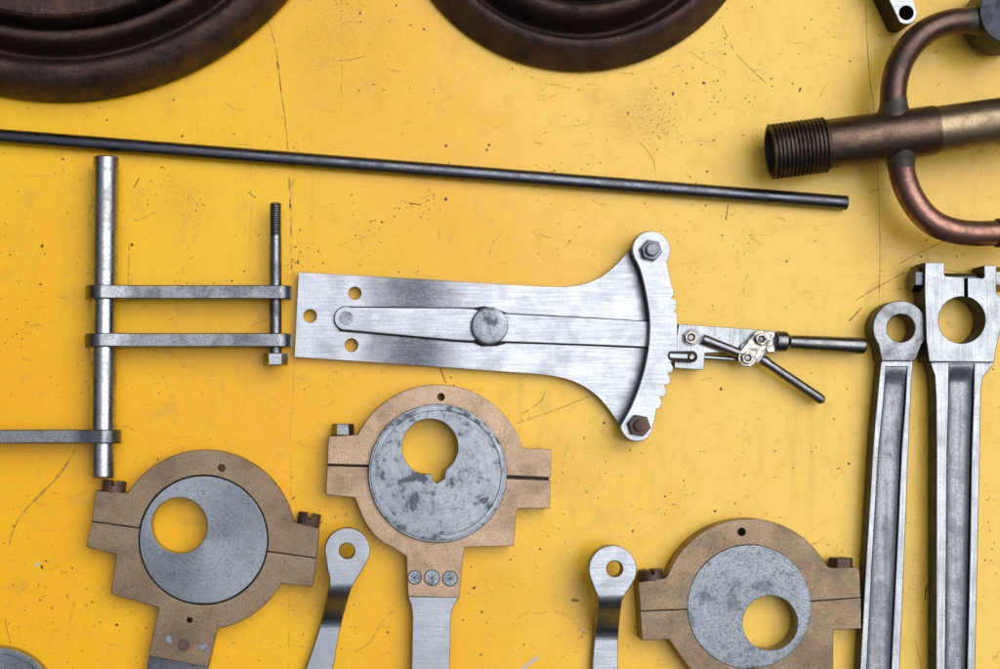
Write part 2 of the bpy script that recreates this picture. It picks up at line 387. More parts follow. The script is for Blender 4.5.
# ------------------------------------------------------------------ the table
def build_table():
    rnd = random.Random(7)
    b = bmesh.new()
    X, Y, T = 2.2, 1.9, -.03
    vv = [b.verts.new((sx * X, sy * Y, z)) for z in (T, 0) for sx, sy in ((-1, -1), (1, -1), (1, 1), (-1, 1))]
    for f in ((3, 2, 1, 0), (4, 5, 6, 7), (0, 1, 5, 4), (1, 2, 6, 5), (2, 3, 7, 6), (3, 0, 4, 7)):
        b.faces.new([vv[i] for i in f])
    zc = [.00015]
    def poly(P, mi):
        zc[0] += 2e-7
        vs_ = [b.verts.new((*W0(x, y), zc[0])) for x, y in P]
        try: f = b.faces.new(vs_)
        except ValueError: return
        f.material_index = mi
        f.normal_update()
        if f.normal.z < 0: f.normal_flip()
    def chip(x, y, r, mi=1, el=1.0, a=0):
        n = rnd.randint(5, 9); P = []
        for i in range(n):
            t = 2 * math.pi * i / n; q = r * rnd.uniform(.55, 1.25)
            u, v = q * math.cos(t) * el, q * math.sin(t) / math.sqrt(el)
            P.append((x + u * math.cos(a) - v * math.sin(a), y + u * math.sin(a) + v * math.cos(a)))
        poly(P, mi)
    def scratch(P, wd, mi=1, jit=.5, gaps=0.0):
        wd *= .62
        P = smooth(P, max(2, int(40 / max(1, len(P)))))
        for p, q in zip(P, P[1:]):
            l = math.dist(p, q)
            if l < 1e-6 or rnd.random() < gaps: continue
            nx, ny = -(q[1] - p[1]) / l, (q[0] - p[0]) / l
            w0 = wd * rnd.uniform(1 - jit, 1 + jit) / 2; w1 = wd * rnd.uniform(1 - jit, 1 + jit) / 2
            poly([(p[0] + nx * w0, p[1] + ny * w0), (q[0] + nx * w1, q[1] + ny * w1), (q[0] - nx * w1, q[1] - ny * w1), (p[0] - nx * w0, p[1] - ny * w0)], mi)
    # long cracks of the paint
    scratch([(268, 20), (274, 40), (278, 62), (281, 90), (285, 118), (288, 150)], 1.1, 2, .6, .05)
    scratch([(277, 60), (281, 90), (283, 106)], 1.5, 1, .7, .35)
    scratch([(288, 150), (291, 200), (291, 240), (292, 275)], .8, 2, .6, .35)
    scratch([(289, 178), (291, 230), (292, 272)], 1.3, 1, .8, .62)
    scratch([(294, 360), (293, 400), (290, 430), (290, 450), (291, 520), (289, 600), (289, 669)], .5, 2, .7, .12)
    scratch([(866, 0), (867, 40), (870, 80), (874, 110), (878, 180), (880, 250), (879, 300)], .9, 2, .5, .05)
    scratch([(866, 0), (867, 40), (871, 90)], .6, 1, .5, .4)
    scratch([(75, 450), (60, 475), (36, 498), (17, 522), (9, 545)], 1.3, 2, .7)
    scratch([(68, 462), (50, 485), (34, 502)], 1.6, 2, .6, .2)
    scratch([(5, 620), (8, 634), (11, 645)], 1.0, 2)
    scratch([(337, 61), (350, 60), (365, 56)], .8, 2)
    scratch([(722, 25), (735, 52), (750, 68), (766, 83)], .9, 2, .5, .1)
    scratch([(691, 52), (705, 62), (728, 73)], .6, 2, .6, .3)
    scratch([(129, 244), (129, 262), (128, 290)], .9, 1, .7, .4)
    scratch([(900, 263), (925, 250), (945, 241)], 1.0, 2, .5)
    scratch([(856, 300), (876, 288), (905, 272)], 1.2, 2, .6)
    scratch([(849, 321), (856, 314), (861, 308)], 1.4, 1, .7)
    scratch([(517, 423), (550, 412), (590, 396)], .9, 2, .6, .1)
    scratch([(520, 415), (540, 402), (545, 392)], .9, 1, .6, .3)
    scratch([(440, 368), (443, 376), (446, 383)], 1.4, 1, .6)
    scratch([(397, 618), (392, 612), (382, 622), (370, 642), (355, 652)], .8, 2, .6, .2)
    scratch([(640, 142), (652, 158), (656, 175)], .6, 2, .5, .1)
    scratch([(925, 600), (927, 586), (938, 584)], 1.6, 1, .4)
    scratch([(915, 640), (922, 669)], .7, 2); scratch([(905, 20), (907, 50)], .5, 2)
    scratch([(250, 162), (251, 210), (250, 250)], .5, 2, .5, .4); scratch([(341, 0), (342, 60), (341, 110)], .5, 2, .5, .5)
    scratch([(728, 205), (726, 220)], 1.3, 1); scratch([(700, 380), (712, 378)], .6, 2)
    scratch([(134, 188), (139, 178)], 1.3, 1); scratch([(248, 192), (256, 198)], 1.2, 1)
    scratch([(409, 203), (421, 205)], 1.4, 1, .4); scratch([(180, 575), (180, 660)], .5, 3, .5, .3)
    # chips to bare metal and larger flecks
    for x, y, r in ((446, 146, 2), (489, 145, 1.8), (704, 83, 2), (673, 94, 1.8), (628, 113, 1.4), (656, 88, 1), (107, 120, 1.6), (182, 136, 1.5), (63, 159, 1.6), (107, 206, 1.3), (42, 246, 2),
                    (45, 254, 1), (10, 255, 1.1), (360, 13, 1.4), (361, 22, 1), (411, 25, 1.2), (424, 29, 1.6), (117, 625, 2.2), (52, 608, 1.2), (46, 561, 1.4), (92, 602, 1.4), (72, 568, 1.2), (94, 626, 1),
                    (721, 389, 1.8), (715, 511, 1.8), (793, 468, 1), (850, 61, 1.3), (725, 54, 1.2), (382, 222, 1.4), (446, 199, 2), (132, 245, 1.8), (232, 281, 1.4), (575, 600, 1), (604, 423, 1.6),
                    (633, 531, 1.4), (540, 549, 1.4), (471, 567, 1.2), (482, 612, 1.4), (463, 620, 1.2), (388, 632, 1.6), (474, 588, 1.8), (298, 262, 1.6), (821, 118, 1), (701, 145, 1), (743, 135, 1),
                    (584, 438, 1.1), (630, 450, 1), (834, 419, 1.3), (760, 356, 1.6), (890, 470, 1), (988, 500, 1), (985, 560, 1.1), (300, 230, 1.2), (40, 600, 1.2), (13, 585, 1.1)):
        chip(x, y, r * .85, 1, rnd.uniform(.8, 1.5), rnd.uniform(0, 3))
    chip(575, 600, 3.2, 2, 1.6, .1); chip(584, 633, 1.6, 3); chip(100, 622, 1, 1)
    chip(38, 564, 3, 4, 1.6, -.5); chip(42, 567, 1.6, 1, 1.5, 1.2); chip(582, 630, 1.5, 4)
    poly([(154, 477.5), (162.5, 469), (164.5, 471), (156, 479)], 4)
    poly([(519, 669), (537, 655), (539.5, 658), (524, 669.5)], 4)
    poly([(330, 592), (331, 590), (333, 597), (331.5, 598)], 4)
    # flecks in clusters, over the whole table
    clusters = [(rnd.uniform(-60, 1060), rnd.uniform(-60, 730), rnd.uniform(12, 45)) for _ in range(150)]
    clusters += [(640, 110, 28), (660, 130, 20), (690, 100, 30), (420, 205, 16), (370, 235, 18), (190, 205, 16), (70, 595, 30), (300, 262, 14), (600, 480, 30), (560, 90, 30), (520, 400, 30), (930, 260, 20), (500, 620, 30), (590, 620, 20)] * 2
    for x, y, s in clusters:
        for _ in range(rnd.randint(5, 18)):
            chip(rnd.gauss(x, s * .6), rnd.gauss(y, s * .6), abs(rnd.gauss(.28, .18)) + .18, rnd.choice((1, 1, 2, 2)), rnd.uniform(.7, 2.2), rnd.uniform(0, 3))
    for _ in range(330):
        chip(rnd.uniform(-80, 1080), rnd.uniform(-80, 760), abs(rnd.gauss(.3, .3)) + .25, rnd.choice((1, 2)), rnd.uniform(.7, 2), rnd.uniform(0, 3))
    for _ in range(210):
        x, y, a, l = rnd.uniform(-50, 1050), rnd.uniform(-50, 720), rnd.choice((rnd.uniform(-.5, .5), rnd.uniform(0, 3.1))), rnd.uniform(4, 26)
        bend = rnd.uniform(-.12, .12) * l
        scratch([(x, y), (x + l / 2 * math.cos(a) - bend * math.sin(a), y + l / 2 * math.sin(a) + bend * math.cos(a)), (x + l * math.cos(a), y + l * math.sin(a))], rnd.uniform(.35, .8), rnd.choice((2, 3, 3)), .7, rnd.uniform(.1, .5))
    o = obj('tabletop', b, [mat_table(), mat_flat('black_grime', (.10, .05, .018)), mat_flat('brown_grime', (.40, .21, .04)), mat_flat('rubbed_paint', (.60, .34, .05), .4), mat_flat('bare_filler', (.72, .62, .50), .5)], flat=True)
    o['kind'] = 'structure'
build_table()

# ------------------------------------------------------------------ wheels at the top edge
def wheel(px, py, prof, label, r_out, seed):
    c = Vector((*W0(px, py), 0))
    b = lathe_bm([(z, r) for r, z in prof], c, c + Vector((0, 0, 1)), 160, cap=False)
    t = thing('iron_wheel', label, 'wheel', c, 'dark iron wheels lying along the top edge')
    obj('grooved_disc', wob(b, .0006, 14, seed), M['wheel'], t, 60)
    return t, c
def soft(pr, n=3): return smooth(pr, n)
# big one: flat flange, dusty round bead, groove, second bead, flat web, hub
pa = soft([(.296, 0), (.301, .004), (.299, .014), (.294, .026), (.289, .034), (.283, .039), (.276, .0415), (.270, .039), (.266, .028), (.261, .015), (.256, .017), (.2525, .034), (.249, .043), (.244, .0455), (.239, .043), (.2365, .030), (.233, .018), (.231, .022), (.2295, .050), (.226, .056), (.218, .057), (.15, .056), (.08, .055), (.06, .055)])
t, c = wheel(62, -197, pa + [(.058, .07), (.055, .074), (.022, .074), (.020, .072), (.020, .004), (.29, .002), (.296, 0)], 'large dark brown iron wheel with dusty round ribs at upper left corner', .3, 3)
pb = soft([(.182, 0), (.1865, .003), (.1845, .009), (.176, .020), (.169, .028), (.164, .0305), (.160, .029), (.158, .018), (.154, .007), (.148, .007), (.145, .026), (.141, .038), (.135, .043), (.129, .041), (.1255, .030), (.122, .016), (.118, .018), (.114, .040), (.107, .049), (.098, .049), (.092, .044), (.085, .044), (.05, .05)])
wheel(578, -113.5, pb + [(.048, .062), (.045, .065), (.018, .065), (.016, .062), (.016, .004), (.17, .002), (.182, 0)], 'smaller dark iron wheel with stepped ridges and a plain rim at top centre', .186, 9)

# ------------------------------------------------------------------ long rod
zr = .0072
p0, p1 = V(-60, 131.5, zr), V(847, 203, zr)
p0.z = p1.z = zr
b = cyl_bm(p0, p1, S(7.3, zr), S(7.3, zr), .001, 32)
single('steel_rod', b, M['black_steel'], 'long thin dark steel rod lying across the yellow table above the grey lever', 'rod', (p1.x, p1.y, 0))

# ------------------------------------------------------------------ rocker shaft with three arms
def rocker():
    base = V(104, 320, 0)
    t = thing('rocker_shaft', 'grey steel shaft with three flat side arms and a long pin bolt', 'shaft', base)
    zc = .0205
    a, b_ = V(106, 157, zc), V(102.5, 478, zc)
    r = S(13, zc); ln = (b_ - a).length
    ax = (b_ - a).normalized()
    def at(py): return a + ax * ((py - 157) / 321 * ln)
    # worn shaft: a shade wider below the bosses, small steps
    def tp(py): return (py - 157) / 321 * ln
    pr = [(0, r - .0022), (.0006, r - .0008), (.002, r), (tp(284), r), (tp(303), r * .92), (tp(333), r * .92), (tp(350), r * 1.0), (tp(428), r), (tp(430), r * .93), (tp(476), r * .93), (tp(477.4), r * .87), (tp(478), r * .8)]
    obj('shaft', lathe_bm(pr, a, b_, 64), M['steel_shaft'], t, 50)
    def arm(y, x0, x1, w0, w1, name='arm', left=False, th=14):
        # side outline in (x,z), extruded across; the boss grips the shaft
        sh = at(y); X0 = sh.x; X1 = Q(x1, y, zc)[0]
        R0 = S(w0, zc); R1 = S(w1, zc)
        P = []
        sg = 1 if X1 > X0 else -1
        for i in range(25):
            an = R(90 + 180 * i / 24) if sg > 0 else R(90 - 180 * i / 24)
            P.append((R0 * math.cos(an), R0 * math.sin(an)))
        d = X1 - X0
        P.append((sg * R0 * .9, -R0 * .78)); P.append((sg * R0 * 1.6, -R1 * .85))
        if abs(x1) < 2000 and name == 'arm' and not left:
            for i in range(17):
                an = R(-90 + 180 * i / 16)
                P.append((d - R1 + R1 * math.cos(an), R1 * math.sin(an)))
        else:
            P.append((d, -R1 * .85)); P.append((d, R1 * .85))
        P.append((sg * R0 * 1.6, R1 * .85)); P.append((sg * R0 * .9, R0 * .78))
        me = mesh_slab([P], S(th, zc * 2), .0014, 3)
        # local x -> world x, local y -> world z, thickness -> world y
        mt = Matrix(((1, 0, 0, sh.x), (0, 0, 1, sh.y), (0, 1, 0, zc), (0, 0, 0, 1)))
        me.transform(mt)
        bb = bmesh.new(); bb.from_mesh(me); bmesh.ops.recalc_face_normals(bb, faces=bb.faces); bpy.data.meshes.remove(me)
        return obj('arm', wob(bb, .0003, 30, y), M['steel_worn'], t, 40)
    arm(293, 86, 292, 19, 13); arm(340.8, 86, 292, 19, 13)
    arm(436.5, 122, -60, 18.5, 13, left=True)
    # pin bolt through the two arms
    p, q = V(275.5, 203, zc), V(275.5, 366, zc); p.z = q.z = zc
    L_ = (q - p).length; r = S(6.1, zc)
    pb_ = obj('pin_bolt', cyl_bm(p + (q - p) * .2, q, r, r, .0004), M['steel_worn'], t)
    rt = S(6.0, zc); pr = [(0, rt * .7)]
    n = 15
    for i in range(n):
        s0 = L_ * .21 * (i + .2) / n
        pr += [(s0, rt * .80), (s0 + L_ * .21 / n * .35, rt), (s0 + L_ * .21 / n * .6, rt)]
    pr.append((L_ * .21, rt * .8))
    obj('screw_thread', lathe_bm(pr, p, q, 32), M['steel_worn'], pb_, 25)
    h0 = V(275.5, 353.5, zc); h0.z = zc
    hx = [(S(12.4, zc) * math.cos(R(60 * i)), S(12.4, zc) * math.sin(R(60 * i))) for i in range(6)]
    obj('hex_head', prism_dir(hx, h0, Vector((0, -1, 0)), Vector((0, 0, 1)), .0118, .0009), M['steel'], pb_)
rocker()

# ------------------------------------------------------------------ reversing lever with toothed sector
def reverser():
    t = thing('reversing_lever', 'bright steel flared plate lever with curved toothed sector, latch and round handle', 'machine lever', V(300, 316, 0))
    z0, z1 = .006, .012
    top = smooth([(430, 279.5), (500, 284), (548, 286.5), (575, 285.8), (597, 279), (613, 267.5), (625, 255), (635, 243)])
    bot = smooth([(626, 436), (619, 425), (610, 411), (597, 396), (580, 384.5), (562, 378), (540, 374.5), (500, 371.5), (430, 366.5)])
    right = smooth([(650, 262), (661, 290), (665, 330), (661, 375), (648, 415)], 4)
    outl = [(298.5, 272)] + top + right + bot + [(294.3, 357)]
    plate = slab_bm([outl, circ(310, 316, 6.6, 32), circ(354.8, 293.2, 6.4, 32), circ(351.4, 345.2, 6.6, 32)], z0, z1, .0005)
    grime_shade = slab_bm([[(333, 322), (340, 331.5), (400, 336.8), (455, 342), (474, 343.2), (482, 346.6), (497, 346.2), (507, 343.2), (585, 345.8), (648, 348.6), (648, 346), (507, 340), (400, 333), (350, 328)]], .0118, .0122, .0001, pz=.013)  # dark edge lines: oily grime plus painted shade beside the arms
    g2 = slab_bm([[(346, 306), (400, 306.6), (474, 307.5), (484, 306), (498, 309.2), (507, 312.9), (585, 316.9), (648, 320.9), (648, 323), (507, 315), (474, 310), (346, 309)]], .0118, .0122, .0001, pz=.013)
    grime_shade = merge(grime_shade, g2)
    for f in grime_shade.faces: f.material_index = 1
    obj('flared_plate', merge(plate, grime_shade), [M['steel_plate'], M['void']], t)
    # back sector carries the plate off the table
    secL = smooth([(633.6, 256), (641, 272), (647, 299), (649.8, 324), (648, 351), (642, 378), (632, 405), (620.5, 426)], 6)
    teeth = [(671, 283), (674, 291), (674.2, 295), (670.8, 298.2), (676, 299.4), (676.8, 309), (674, 311), (677.2, 313.5), (677.4, 323), (677.4, 351), (675.8, 361), (670.6, 362.2), (673.4, 367), (672.8, 372), (668, 373), (670.6, 379), (669.6, 384), (664.4, 385), (666.8, 391), (665.2, 396.4), (660.2, 397.2), (662.2, 403), (659.8, 408.4), (656.5, 409)]
    sec = arc_pts((651, 250), (633.6, 256), (666.5, 262), True, 20)[1:] + [(669, 272)] + teeth + [(655, 418)] + arc_pts((639.5, 425.5), (652.5, 428), (620.5, 426), True, 18) + list(reversed(secL))[1:-1]
    obj('back_sector', slab_bm([[(650 + (x - 650) * .97 - 1.5, y) for x, y in sec]], .0, .0055, .0005), M['steel_worn'], t)
    obj('toothed_sector', slab_bm([sec], .0215, .0275, .0007), M['steel'], t)
    zt = .0275
    for x, y, m_, r in ((651.8, 250, M['black_steel'], 11), (639.8, 425.6, M['rust'], 11.5)):
        nb = slab_bm([hexpts(x, y, r, 12)], zt, zt + .008, .001)
        nut = obj('hex_nut', nb, m_, t)
        c = V(x, y, zt + .008)
        merge_b = cyl_bm(c - Vector((0, 0, .001)), c + Vector((0, 0, .0045)), S(6.2, .03), None, .0012, 28)
        obj('stud_end', merge_b, m_, nut)
        c0 = V(x, y, zt); obj('spacer', cyl_bm(Vector((c0.x, c0.y, .0055)), Vector((c0.x, c0.y, .0216)), S(9, .02), None, .0005, 28), M['steel_worn'], t)
    # swinging arm, left part lies on top and right part a step lower
    A = arc_pts((346, 318.5), (347, 330.6), (350, 306.6), True, 20) + [(400, 307.3), (455, 307.6), (474, 308.5), (480, 312), (480, 338), (473, 341.5), (455, 340.5), (400, 335.5)]
    obj('swing_arm', slab_bm([A], .0122, .0195, .0013), M['steel'], t)
    B = [(497, 313.2), (507, 313.6), (585, 317.6), (655, 321.6), (655, 347.5), (585, 344.6), (507, 342), (497, 341.5)]
    obj('sector_bar', slab_bm([B], .0122, .0165, .0009), M['steel'], t)
    c = V(489.8, 325.8, .027); c.z = .012
    obj('pivot_boss', lathe_bm([(0, S(18, .027)), (.001, S(18.6, .027)), (.0138, S(18.6, .027)), (.0150, S(18.0, .027)), (.0155, S(16.8, .027)), (.0157, S(12, .027)), (.01575, S(5, .027)), (.01576, 0)], c, c + Vector((0, 0, 1)), 64), M['steel_mottled'], t)
    c = V(346, 318, .0198); c.z = .0192
    obj('rivet', cyl_bm(c, c + Vector((0, 0, .0009)), S(7, .019), None, .0003, 32), M['steel_worn'], t)
    # latch block beyond the sector
    blk = [(678.8, 324.2), (705, 325.8), (776, 331.2), (777, 352.5), (762, 353), (752, 352), (728, 352), (705, 353), (703.6, 370), (674.5, 367.8), (674.5, 352)]
    obj('latch_plate', slab_bm([blk], .010, .0165, .0006), M['steel_bar'], t)
    c1, c2 = V(703, 357.2, .013), V(747, 360, .013); obj('latch_rod', cyl_bm(c1, c2, S(2.6, .013), None, .0003, 20), M['steel'], t)
    # nose of the latch with its dark recess
    obj('latch_recess', slab_bm([arc_pts((674, 356.2), (674, 361.5), (670, 351), True, 6) + arc_pts((692, 356.8), (690, 351), (690, 362), True, 10)], .0145, .0282, .0008), M['void'], t)
    obj('latch_nose', slab_bm([[(669.5, 353.2), (688, 354), (688, 359), (669.5, 358.2)]], .016, .0305, .0008), M['steel'], t)
    c = V(690.5, 357, .025); c.z = .018
    obj('latch_pin', cyl_bm(c, c + Vector((0, 0, .0128)), S(2.6, .03), None, .0006, 20), M['nickel'], t)
    def nut(x, y, r, z, m_=M['nickel']):
        n_ = obj('hex_nut', slab_bm([hexpts(x, y, r, 20), circ(x, y, r * .5, 20)], z, z + .005, .0008), m_, t)
        c = V(x, y, z + .007); c.z = z - .001
        obj('stud_end', cyl_bm(c, c + Vector((0, 0, .0062)), S(r * .42, z), None, .0009, 20), M['gun'], n_)
    washer = slab_bm([circ(691.3, 337.3, 8.6, 32)], .0165, .0178, .0003); obj('washer', washer, M['gun'], t)
    nut(691.3, 337.3, 7, .0178)
    # link rod between block and toggle
    c1, c2 = V(702.5, 339, .020), V(744, 355, .020)
    obj('link_rod', cyl_bm(c1, c2, S(5.3, .02), S(4.7, .02), .001, 28), M['gun'], t)
    tog = arc_pts((761.6, 339.6), (755, 332.5), (770.5, 341.5), True, 16) + arc_pts((747.6, 357.2), (756.5, 361.5), (740.5, 351), True, 20)
    obj('toggle_plate', slab_bm([tog], .0215, .0245, .0007), M['nickel'], t)
    under = arc_pts((753, 351), (762, 360), (741, 345), True, 20) + [(757, 333), (772, 335)]
    obj('toggle_block', slab_bm([under], .0165, .0213, .0008), M['gun'], t)
    nut(761.6, 339.2, 6.4, .0245); nut(748.0, 358.0, 6.4, .0245)
    # bright shaped piece next to the collar
    obj('handle_root', slab_bm([smooth([(766, 332), (770, 331.5), (775, 334), (773, 342), (775, 351), (769, 352.5), (766, 349)], 4)], .0165, .020, .0006), M['nickel'], t)
    # trigger and handle
    c1, c2 = V(760.5, 358.5, .019), V(824, 401.5, .012)
    tl = (c2 - c1).length
    obj('trigger', lathe_bm([(0, S(3.8)), (.004, S(5.4)), (tl * .15, S(4.6)), (tl * .9, S(5.2)), (tl * .97, S(4.6)), (tl, S(2))], c1, c2, 28), M['gun'], t)
    c1, c2 = V(775, 341.3, .0165), V(866, 346.2, .0165); k = S(1, .0165); l = (c2 - c1).length
    obj('handle', lathe_bm([(0, 9 * k), (.001, 10.4 * k), (.010, 10.3 * k), (.0115, 9.4 * k), (.0145, 6.8 * k), (.0165, 6.9 * k), (l * .5, 7.8 * k), (l - .005, 8.4 * k), (l - .002, 7.6 * k), (l - .0005, 5.5 * k), (l, 3 * k)], c1, c2, 40), M['gun'], t)
reverser()

# ------------------------------------------------------------------ eccentric assemblies
def star(x, y, r, n=14, a=0):
    P = []
    for i in range(n): P.append((x + (r if i % 2 else r * .72) * math.cos(a + i * 2 * math.pi / n), y + (r if i % 2 else r * .72) * math.sin(a + i * 2 * math.pi / n)))
    return P
def eccentric(label, c, rin, up, lo, split, sheave_r, sheave_c, hole, mat, bolts, z1=.024, raised=False, key=None, oil=(), extra=None, stub=None, rivets=(), gap=.35, face=None):
    t = thing('eccentric', label, 'eccentric', (*Q(sheave_c[0], sheave_c[1], z1), 0), 'eccentrics with bronze straps')
    (lo_o, lo_i, ri_i, ri_o), gl, gr = split, *(gap if isinstance(gap, tuple) else (gap, gap))
    def sh(p, d): return (p[0], p[1] + d)
    # upper half: left split -> lug -> ring -> lug -> right split, back round the bore
    U = [sh(lo_o, -gl)] + up + [sh(ri_o, -gr)] + arc_pts(c, sh(ri_i, -gr), sh(lo_i, -gl), False, 48)
    Lw = [sh(ri_o, gr)] + lo + [sh(lo_o, gl)] + arc_pts(c, sh(lo_i, gl), sh(ri_i, gr), False, 48)
    inU = [circ(x, y, r, 20) for x, y, r, h in oil if h == 'u']; inL = [circ(x, y, r, 20) for x, y, r, h in oil if h == 'l']
    obj('strap_half', wob(slab_bm([U] + inU, 0, z1, .0009), .00014, 60, 0, True), mat, t)
    obj('strap_half', wob(slab_bm([Lw] + inL, 0, z1 - .0003, .0009), .00014, 60, 0, True), mat, t)
    if raised:  # dark fill added in the open splits to stand in for deep shade
        for p, q in ((lo_o, lo_i), (ri_i, ri_o)):
            obj('split_shade', slab_bm([[(p[0] + 1.2, p[1] - 2.5), (q[0] - 1.2, q[1] - 2.5), (q[0] - 1.2, q[1] + 2.5), (p[0] + 1.2, p[1] + 2.5)]], .002, z1 - .006, .0003, pz=z1), M['void'], t)
    zs = z1 + (.0055 if raised else .0006)
    hx, hy, hr = hole
    if key:
        hp = arc_pts((hx, hy), key[-1], key[0], False, 44) + list(key[1:-1])
    else: hp = circ(hx, hy, hr, 64)
    sv = obj('sheave', slab_bm([circ(*sheave_c, sheave_r, 128), hp], .0012, zs, .0009 if raised else .0007), M['steel_mottled'] if raised else (face or M['sheave']), t)
    if raised:   # turned step on its face
        x, y = sheave_c
        obj('turned_ring', slab_bm([circ(x, y, sheave_r - 2.2, 128), circ(x + 1.2, y - .8, sheave_r - 7.2, 128)], zs - .001, zs + .0014, .0005), M['steel_mottled'], sv)
    for (x, y, w_, h_, axis, kind, m_) in bolts:
        # head standing on the lug: centre of its foot, width, height, direction of the axis (photo degrees)
        zc = z1 * .52; p = V(x, y, zc); a = Vector((math.cos(R(axis)), -math.sin(R(axis)), 0)); r = S(w_ / 2, zc)
        hh = S(h_, zc)
        if kind == 'hex':
            bb = prism_dir([(r * 1.02 * math.cos(R(60 * i)), r * 1.02 * math.sin(R(60 * i))) for i in range(6)], p, a, Vector((0, 0, 1)), hh, .001)
        else:
            bb = prism_dir([(r * math.cos(R(10 * i)), r * math.sin(R(10 * i))) for i in range(36)], p, a, Vector((0, 0, 1)), hh * .6, .0008)
            g = r * .16
            for s in (-1, 1):
                P = [(r * math.cos(q), r * math.sin(q)) for q in [R(-80 + 10 * i) for i in range(17)] if r * math.cos(q) > g]
                P = [(g, P[0][1])] + P + [(g, P[-1][1])]
                P = [(s * u, v) for u, v in P]
                bb = merge(bb, prism_dir(P, p + a * hh * .55, a, Vector((0, 0, 1)), hh * .45, .0006))
        obj('strap_bolt', wob(bb, .0004, 90, x), m_, t)
    for (x, y, r, s) in rivets:
        if s == 'star': obj('rivet', slab_bm([star(x, y, r)], z1 - .001, z1 + .0002, .0002), M['steel_mottled'], t)
        elif s == 'pin': obj('rivet', slab_bm([circ(x, y, r, 24)], z1 - .002, z1 + .0006, .0004), M['rust'], t)
        else:
            rb = slab_bm([circ(x, y, r + .8, 32)], z1 - .001, z1 + .00015, .0001)
            for q in (20, 80, 140):
                ux, uy = math.cos(R(q)) * r * .72, math.sin(R(q)) * r * .72; wx, wy = -math.sin(R(q)) * .32, math.cos(R(q)) * .32
                rb = merge(rb, slab_bm([[(x - ux - wx, y - uy - wy), (x + ux - wx, y + uy - wy), (x + ux + wx, y + uy + wy), (x - ux + wx, y - uy + wy)]], z1 + .0002 + q * 4e-7, z1 + .00072 + q * 4e-7, .00005))
            for f in rb.faces: f.material_index = 1
            rv = obj('rivet', merge(slab_bm([circ(x, y, r, 32)], z1 - .001, z1 + .0006, .0003), rb), [M['steel_mottled'], M['void']], t)
    if stub:
        obj('rod', stub[0], stub[1], t)
    return t

cA = (203.3, 540)
up = [(95.4, 490.7), (128, 493)] + arc_pts(cA, (128, 493), (294, 522.2), True, 40)[1:] + [(317.5, 528), (319.7, 530.5)]
lo = [(312.9, 586.6), (281, 583.8)] + arc_pts(cA, (281, 583.8), (218.7, 628.4), True, 16)[1:] + smooth([(218.7, 628.4), (216, 634), (208.4, 667.7)], 4) + [(148.5, 655.8), (158.8, 607.8), (110.8, 594), (116, 554.7), (86.2, 546.8)]
zz = .017
st = slab_bm([[(151, 650), (209, 662), (190, 790), (150, 790), (146, 670)]], .004, .0165, .001)
eccentric('tilted brown bronze eccentric, its steel disc bored off centre to the left', cA, 64.6, up, lo, ((92, 521.5), (139.5, 528.2), (267, 551.5), (316.6, 558.2)), 64.0, cA, (179.3, 525.6, 28), M['bronze'],
          [(113.5, 492.5, 24, 12, -84, 'slot', M['rust']), (308, 526, 23, 13, -80, 'slot', M['rust'])],
          oil=[(221.5, 468, 3.3, 'u'), (189.5, 620, 2.6, 'l')], stub=(st, M['black_steel']),
          rivets=[(169.5, 639.5, 4.8, 'star'), (183.5, 645, 6, 'pin'), (203, 647, 4.6, 'star')], gap=.22)

cB = (437.7, 473.5)
up = [(328.6, 436), (357.6, 434.8)] + arc_pts(cB, (357.6, 434.8), (523, 448), True, 40)[1:] + [(551.6, 449.5)]
lo = [(550, 508.4), (519.5, 508.4), (516.5, 510.5), (513.9, 546), (465, 547.5), (463.6, 552), (459.6, 598), (407.8, 596.5), (406.5, 556.4)] + smooth([(406.5, 556.4), (395, 549), (378, 538.5), (365, 522), (354.8, 497.8)], 6)[1:] + [(325.8, 495)]
st = slab_bm([smooth([(407.5, 596), (411, 606), (412.3, 616)], 4) + [(411.3, 680), (412, 790), (449, 790), (449.3, 680), (451, 616)] + smooth([(451, 616), (454, 606), (460, 597)], 4)], .005, .019, .001)
keyw = [(430 - 14.5, 446.7 + 24), (431.5, 474.8), (431.8, 479.5), (436.6, 483.8), (444, 478), (445, 471.5)]
keyw = [(429.0 - 7, 473.9), (431.6, 474.6), (432, 479.6), (436.6, 483.6), (444.4, 478.6), (445.5, 470.0), (448.5, 467.6)]
eccentric('upright pale bronze eccentric with open split, mottled raised disc and a keyed bore', cB, 69, up, lo, ((327.2, 465), (370, 466.2), (505.5, 477), (551, 479)), 69.4, cB, (430, 447, 28), M['bronze_light'],
          [(342.8, 435.3, 22, 11.5, -90, 'hex', M['steel_worn'])],
          oil=[(440.9, 397, 3.4, 'u')], stub=(st, M['steel']), raised=True, key=keyw,
          rivets=[(414.6, 577.5, 6.4, 'o'), (432, 577.8, 7.4, 'o'), (450, 578.6, 7.2, 'o')], gap=(.9, 1.5))

